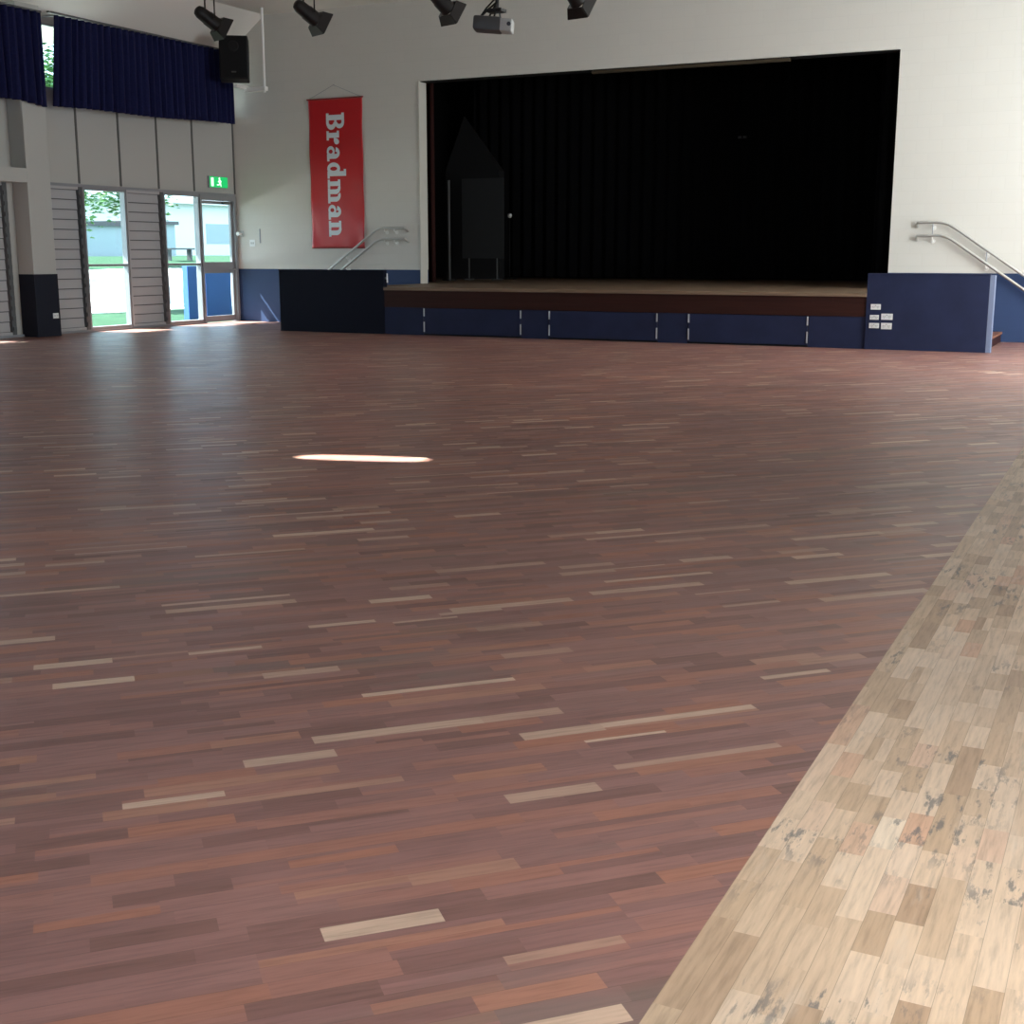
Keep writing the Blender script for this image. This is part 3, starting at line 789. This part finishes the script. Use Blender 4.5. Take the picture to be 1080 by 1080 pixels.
# ------------------------------------------------------------------ small fittings
def outlet(label, x0, x1, z0, z1, y, group=None, two=True):
    t = thing('power_outlet', label, 'socket', ((x0+x1)/2, y, z0), group)
    obj('plate', B((x0, x1, y-.012, y, z0, z1), bev=.003), M_white, t)
    w_ = (x1-x0)
    for q in ((.27, .73) if two else (.5,)):
        bm = bmesh.new(); cx = x0+w_*q; cz = (z0+z1)/2
        for dx, rz in ((-.012, .5), (.012, -.5)):
            box(bm, -.002, .002, -.002, .002, -.008, .008, mtx=Matrix.Translation((cx+dx, y-.0125, cz+.004)) @ Matrix.Rotation(rz, 4, 'Y'))
        box(bm, cx-.002, cx+.002, y-.0145, y-.0105, cz-.022, cz-.008)
        obj('socket_holes', bm, M_black, t)
    obj('rocker', B((x0+w_*.44, x0+w_*.56, y-.017, y-.011, z1-.03, z1-.012)), M_projw, t)
yo = YS - .02
G = 'white sockets on the right stair wall'
outlet('topmost white socket plate on the right stair wall', -3.695, -3.55, .588, .668, yo, G)
outlet('white socket plate left in the middle row on the right stair wall', -3.70, -3.57, .440, .510, yo, G)
outlet('white socket plate right in the middle row on the right stair wall', -3.535, -3.37, .442, .532, yo, G)
outlet('white socket plate left in the bottom row on the right stair wall', -3.705, -3.56, .315, .390, yo, G)
outlet('white socket plate right in the bottom row on the right stair wall', -3.53, -3.375, .303, .395, yo, G)
# socket on the column skirt (faces the hall)
t = thing('power_outlet', 'white socket plate on the dark skirt of the left column', 'socket', (-16.98, 16.77, .30))
obj('plate', B((-16.98, -16.968, 16.71, 16.835, .305, .395), bev=.003), M_white, t)
for y in (16.735, 16.79): obj('socket_holes', B((-16.9685, -16.966, y, y+.004, .34, .36), (-16.9685, -16.966, y+.017, y+.021, .34, .36)), M_black, t)
# wall plate and switches by the exit door
t = thing('light_switch', 'white switch plate on the stage wall beside the exit door', 'switch', (-16.94, YW, 1.56))
obj('plate', B((-17.0, -16.86, YW-.012, YW, 1.55, 1.69), bev=.003), M_white, t)
for x in (-16.97, -16.92): obj('rocker', B((x, x+.03, YW-.018, YW-.011, 1.60, 1.64)), M_projw, t)
t = thing('door_hook', 'small pale hook on the stage wall at the corner by the exit door', 'hook', (-17.22, YW, 1.80))
bm = bmesh.new(); cyl(bm, (-17.22, YW, 1.81), (-17.22, YW-.10, 1.81), .025, seg=12); cyl(bm, (-17.22, YW-.10, 1.81), (-17.22, YW-.12, 1.81), .04, seg=14); obj('stem', bm, M_whitem, t, True)
obj('mounting_plate', B((-17.26, -17.15, YW-.01, YW, 1.75, 1.87), bev=.003), M_projw, t)
t = thing('notice_holder', 'narrow grey vertical strip on the stage wall right of the switch', 'strip', (-16.73, YW, 1.6))
obj('strip', B((-16.745, -16.72, YW-.014, YW, 1.62, 1.91), bev=.003), M_alu, t)
# exit sign above the door
t = thing('exit_sign', 'lit green exit sign with running figure above the corner door', 'sign', (XL, 21.75, 2.72))
obj('sign_box', B((XL, XL+.05, 21.45, 22.04, 2.72, 2.95), bev=.005), M_alu, t)
xg = XL+.051
obj('sign_face', B((xg, xg+.004, 21.46, 22.03, 2.728, 2.942)), M_green, t)
xw = xg+.0045
bm = B((xw, xw+.002, 21.50, 21.58, 2.75, 2.92))                                    # white door panel
obj('door_symbol', bm, M_signw, t)
bm = bmesh.new()
def limb(a, b, w0):
    a = Vector((0, *a)); b = Vector((0, *b)); d = (b-a).normalized(); n = Vector((0, -d.z, d.y))*w0
    vs = [bm.verts.new(Vector((xw+.002, 21.77, 2.835))+p) for p in (a-n, b-n, b+n, a+n)]; bm.faces.new(vs)
limb((.0, .04), (.02, -.03), .026); limb((.015, -.03), (-.05, -.06), .014); limb((-.05, -.06), (-.09, -.05), .012); limb((.02, -.03), (.05, -.085), .014)
limb((.0, .035), (-.055, .0), .011); limb((.01, .035), (.06, .01), .011)
cs = [bm.verts.new((xw+.002, 21.765+.026*math.cos(2*PI*k/14), 2.908+.024*math.sin(2*PI*k/14))) for k in range(14)]; bm.faces.new(cs)
obj('running_figure', bm, M_signw, t)

# ------------------------------------------------------------------ outside the left wall
struct('sun_block_left_high', B((XO-2.6, XO, YB, YW+8, 5.5, 5.62)), M_outwall)  # unseen slab added to keep sun out of the high windows
struct('sun_block_left_low', B((XO-1.05, XO, YB, YW+8, 2.72, 2.80)), M_outwall)  # slab added to shorten the sun patches inside the glass
def ground(name, label, cat, m, xs_, zf):
    bm = bmesh.new(); V = [[bm.verts.new((x, y, zf(x))) for x in xs_] for y in (-40, 90)]
    lo = [[bm.verts.new((x, y, -1.5)) for x in (xs_[0], xs_[-1])] for y in (-40, 90)]
    for i in range(len(xs_)-1): bm.faces.new((V[0][i], V[0][i+1], V[1][i+1], V[1][i]))
    bm.faces.new((V[0][0], V[1][0], lo[1][0], lo[0][0])); bm.faces.new((V[0][-1], V[1][-1], lo[1][1], lo[0][1]))
    o = obj(name, bm, m); o['kind'] = 'structure'; o['label'] = label; o['category'] = cat
    return o
def zf(x): return -.1 if x > -25 else (-.1 + (-25-x)/6*1.0 if x > -31 else .9 + min(1, (-31-x)/5)*.4)
ground('ground_lawn', 'green lawn just outside the glass', 'lawn', M_grass, [XO, -22, -24.2], zf)
ground('ground_path', 'bright pale concrete path beyond the lawn', 'path', M_conc, [-24.2, -25, -28, -31], zf)
ground('ground_bank', 'green grass bank below the far buildings', 'lawn', M_grass, [-31, -33.5, -36, -120], zf)

t = thing('shed', 'grey sheeted shed with dark gutter seen through the wide window', 'building', (-39.5, 40.2, 1.3), 'sheds outside')
obj('wall_sheeting', B((-41.5, -38, 39.0, 41.6, 1.2, 2.55)), M_shed, t)
obj('gutter', B((-41.7, -37.85, 38.9, 41.8, 2.50, 2.66)), M_gutter, t)
t = thing('shed', 'pale shed with dark gutter seen through the window by the door', 'building', (-39.5, 44.2, 1.3), 'sheds outside')
obj('wall_sheeting', B((-41.5, -38, 42.6, 44.7, 1.2, 2.62)), M_shed, t)
obj('gutter', B((-41.7, -37.85, 42.5, 44.8, 2.62, 2.76)), M_gutter, t)
t = thing('school_building', 'long white building behind the sheds', 'building', (-54, 55, 1.2))
obj('wall', B((-60, -52, 30, 90, 1.0, 4.3)), M_outwall, t)
obj('roof', B((-60.5, -51.5, 29.5, 90.5, 4.3, 4.6)), M_outwall, t)
for y in (46, 52, 58, 64): obj('window', B((-52.03, -51.98, y, y+2.2, 2.0, 3.2)), M_shed, t)
t = thing('bench', 'small dark bench on the grass bank outside', 'bench', (-34, 40.2, 1.14))
obj('seat', B((-34.3, -33.9, 39.6, 41.0, 1.56, 1.62)), M_gutter, t)
for y in (39.7, 40.9): obj('leg', B((-34.2, -34.0, y-.04, y+.04, 1.13, 1.56)), M_gutter, t)
t = thing('garden_wall', 'low bright blue wall outside the exit door', 'low wall', (-20, 24.9, -.1))
obj('panel', B((-20.15, -20.0, 23.88, 24.28, -.12, 1.12)), M_blueout, t)
obj('panel', B((-20.15, -20.0, 24.52, 25.46, -.12, 1.12)), M_blueout, t)

def tree(label, x, y, z0, h, rad, n, seed, low):
    rnd = random.Random(seed)
    t = thing('tree', label, 'tree', (x, y, z0), 'trees outside the glass wall')
    bm = bmesh.new(); tube(bm, [(x, y, z0-.1), (x+.05, y, z0+h*.3), (x-.1, y+.1, z0+h*.55), (x, y, z0+h*.8)], .14, 8)
    for k in range(6):
        a = k*PI/3; tube(bm, [(x, y, z0+h*.45), (x+rad*.5*math.cos(a), y+rad*.5*math.sin(a), z0+h*.62)], .05, 6)
    obj('trunk', bm, M_bark, t)
    bm = bmesh.new()
    cl = [(x+rnd.gauss(0, rad*.5), y+rnd.gauss(0, rad*.5), z0+low+rnd.random()*(h-low), rnd.uniform(.4, .9)) for _ in range(26)]
    for _ in range(n):
        cx, cy, cz, r = rnd.choice(cl)
        p = Vector((cx+rnd.gauss(0, r*.5), cy+rnd.gauss(0, r*.5), cz+rnd.gauss(0, r*.4)))
        R = Matrix.Rotation(rnd.random()*6.3, 4, 'Z') @ Matrix.Rotation(rnd.uniform(-1.1, 1.1), 4, 'X'); s = rnd.uniform(.07, .14)
        vs = [bm.verts.new(p + R @ Vector(q)) for q in ((-s, 0, 0), (0, -s*.5, .02), (s, 0, 0), (0, s*.5, .02))]; bm.faces.new(vs)
    obj('foliage', bm, M_leaf, t)
tree('leafy green tree outside the wide window', -31, 30.2, .9, 4.8, 1.9, 6500, 4, 1.6)
tree('leafy green tree outside the window by the exit door', -33, 36.6, 1.0, 4.6, 1.0, 2600, 9, 1.9)
tree('leafy green tree behind the gap between the curtains', -27.5, 25.9, .3, 9.0, 2.2, 6000, 12, 3.4)
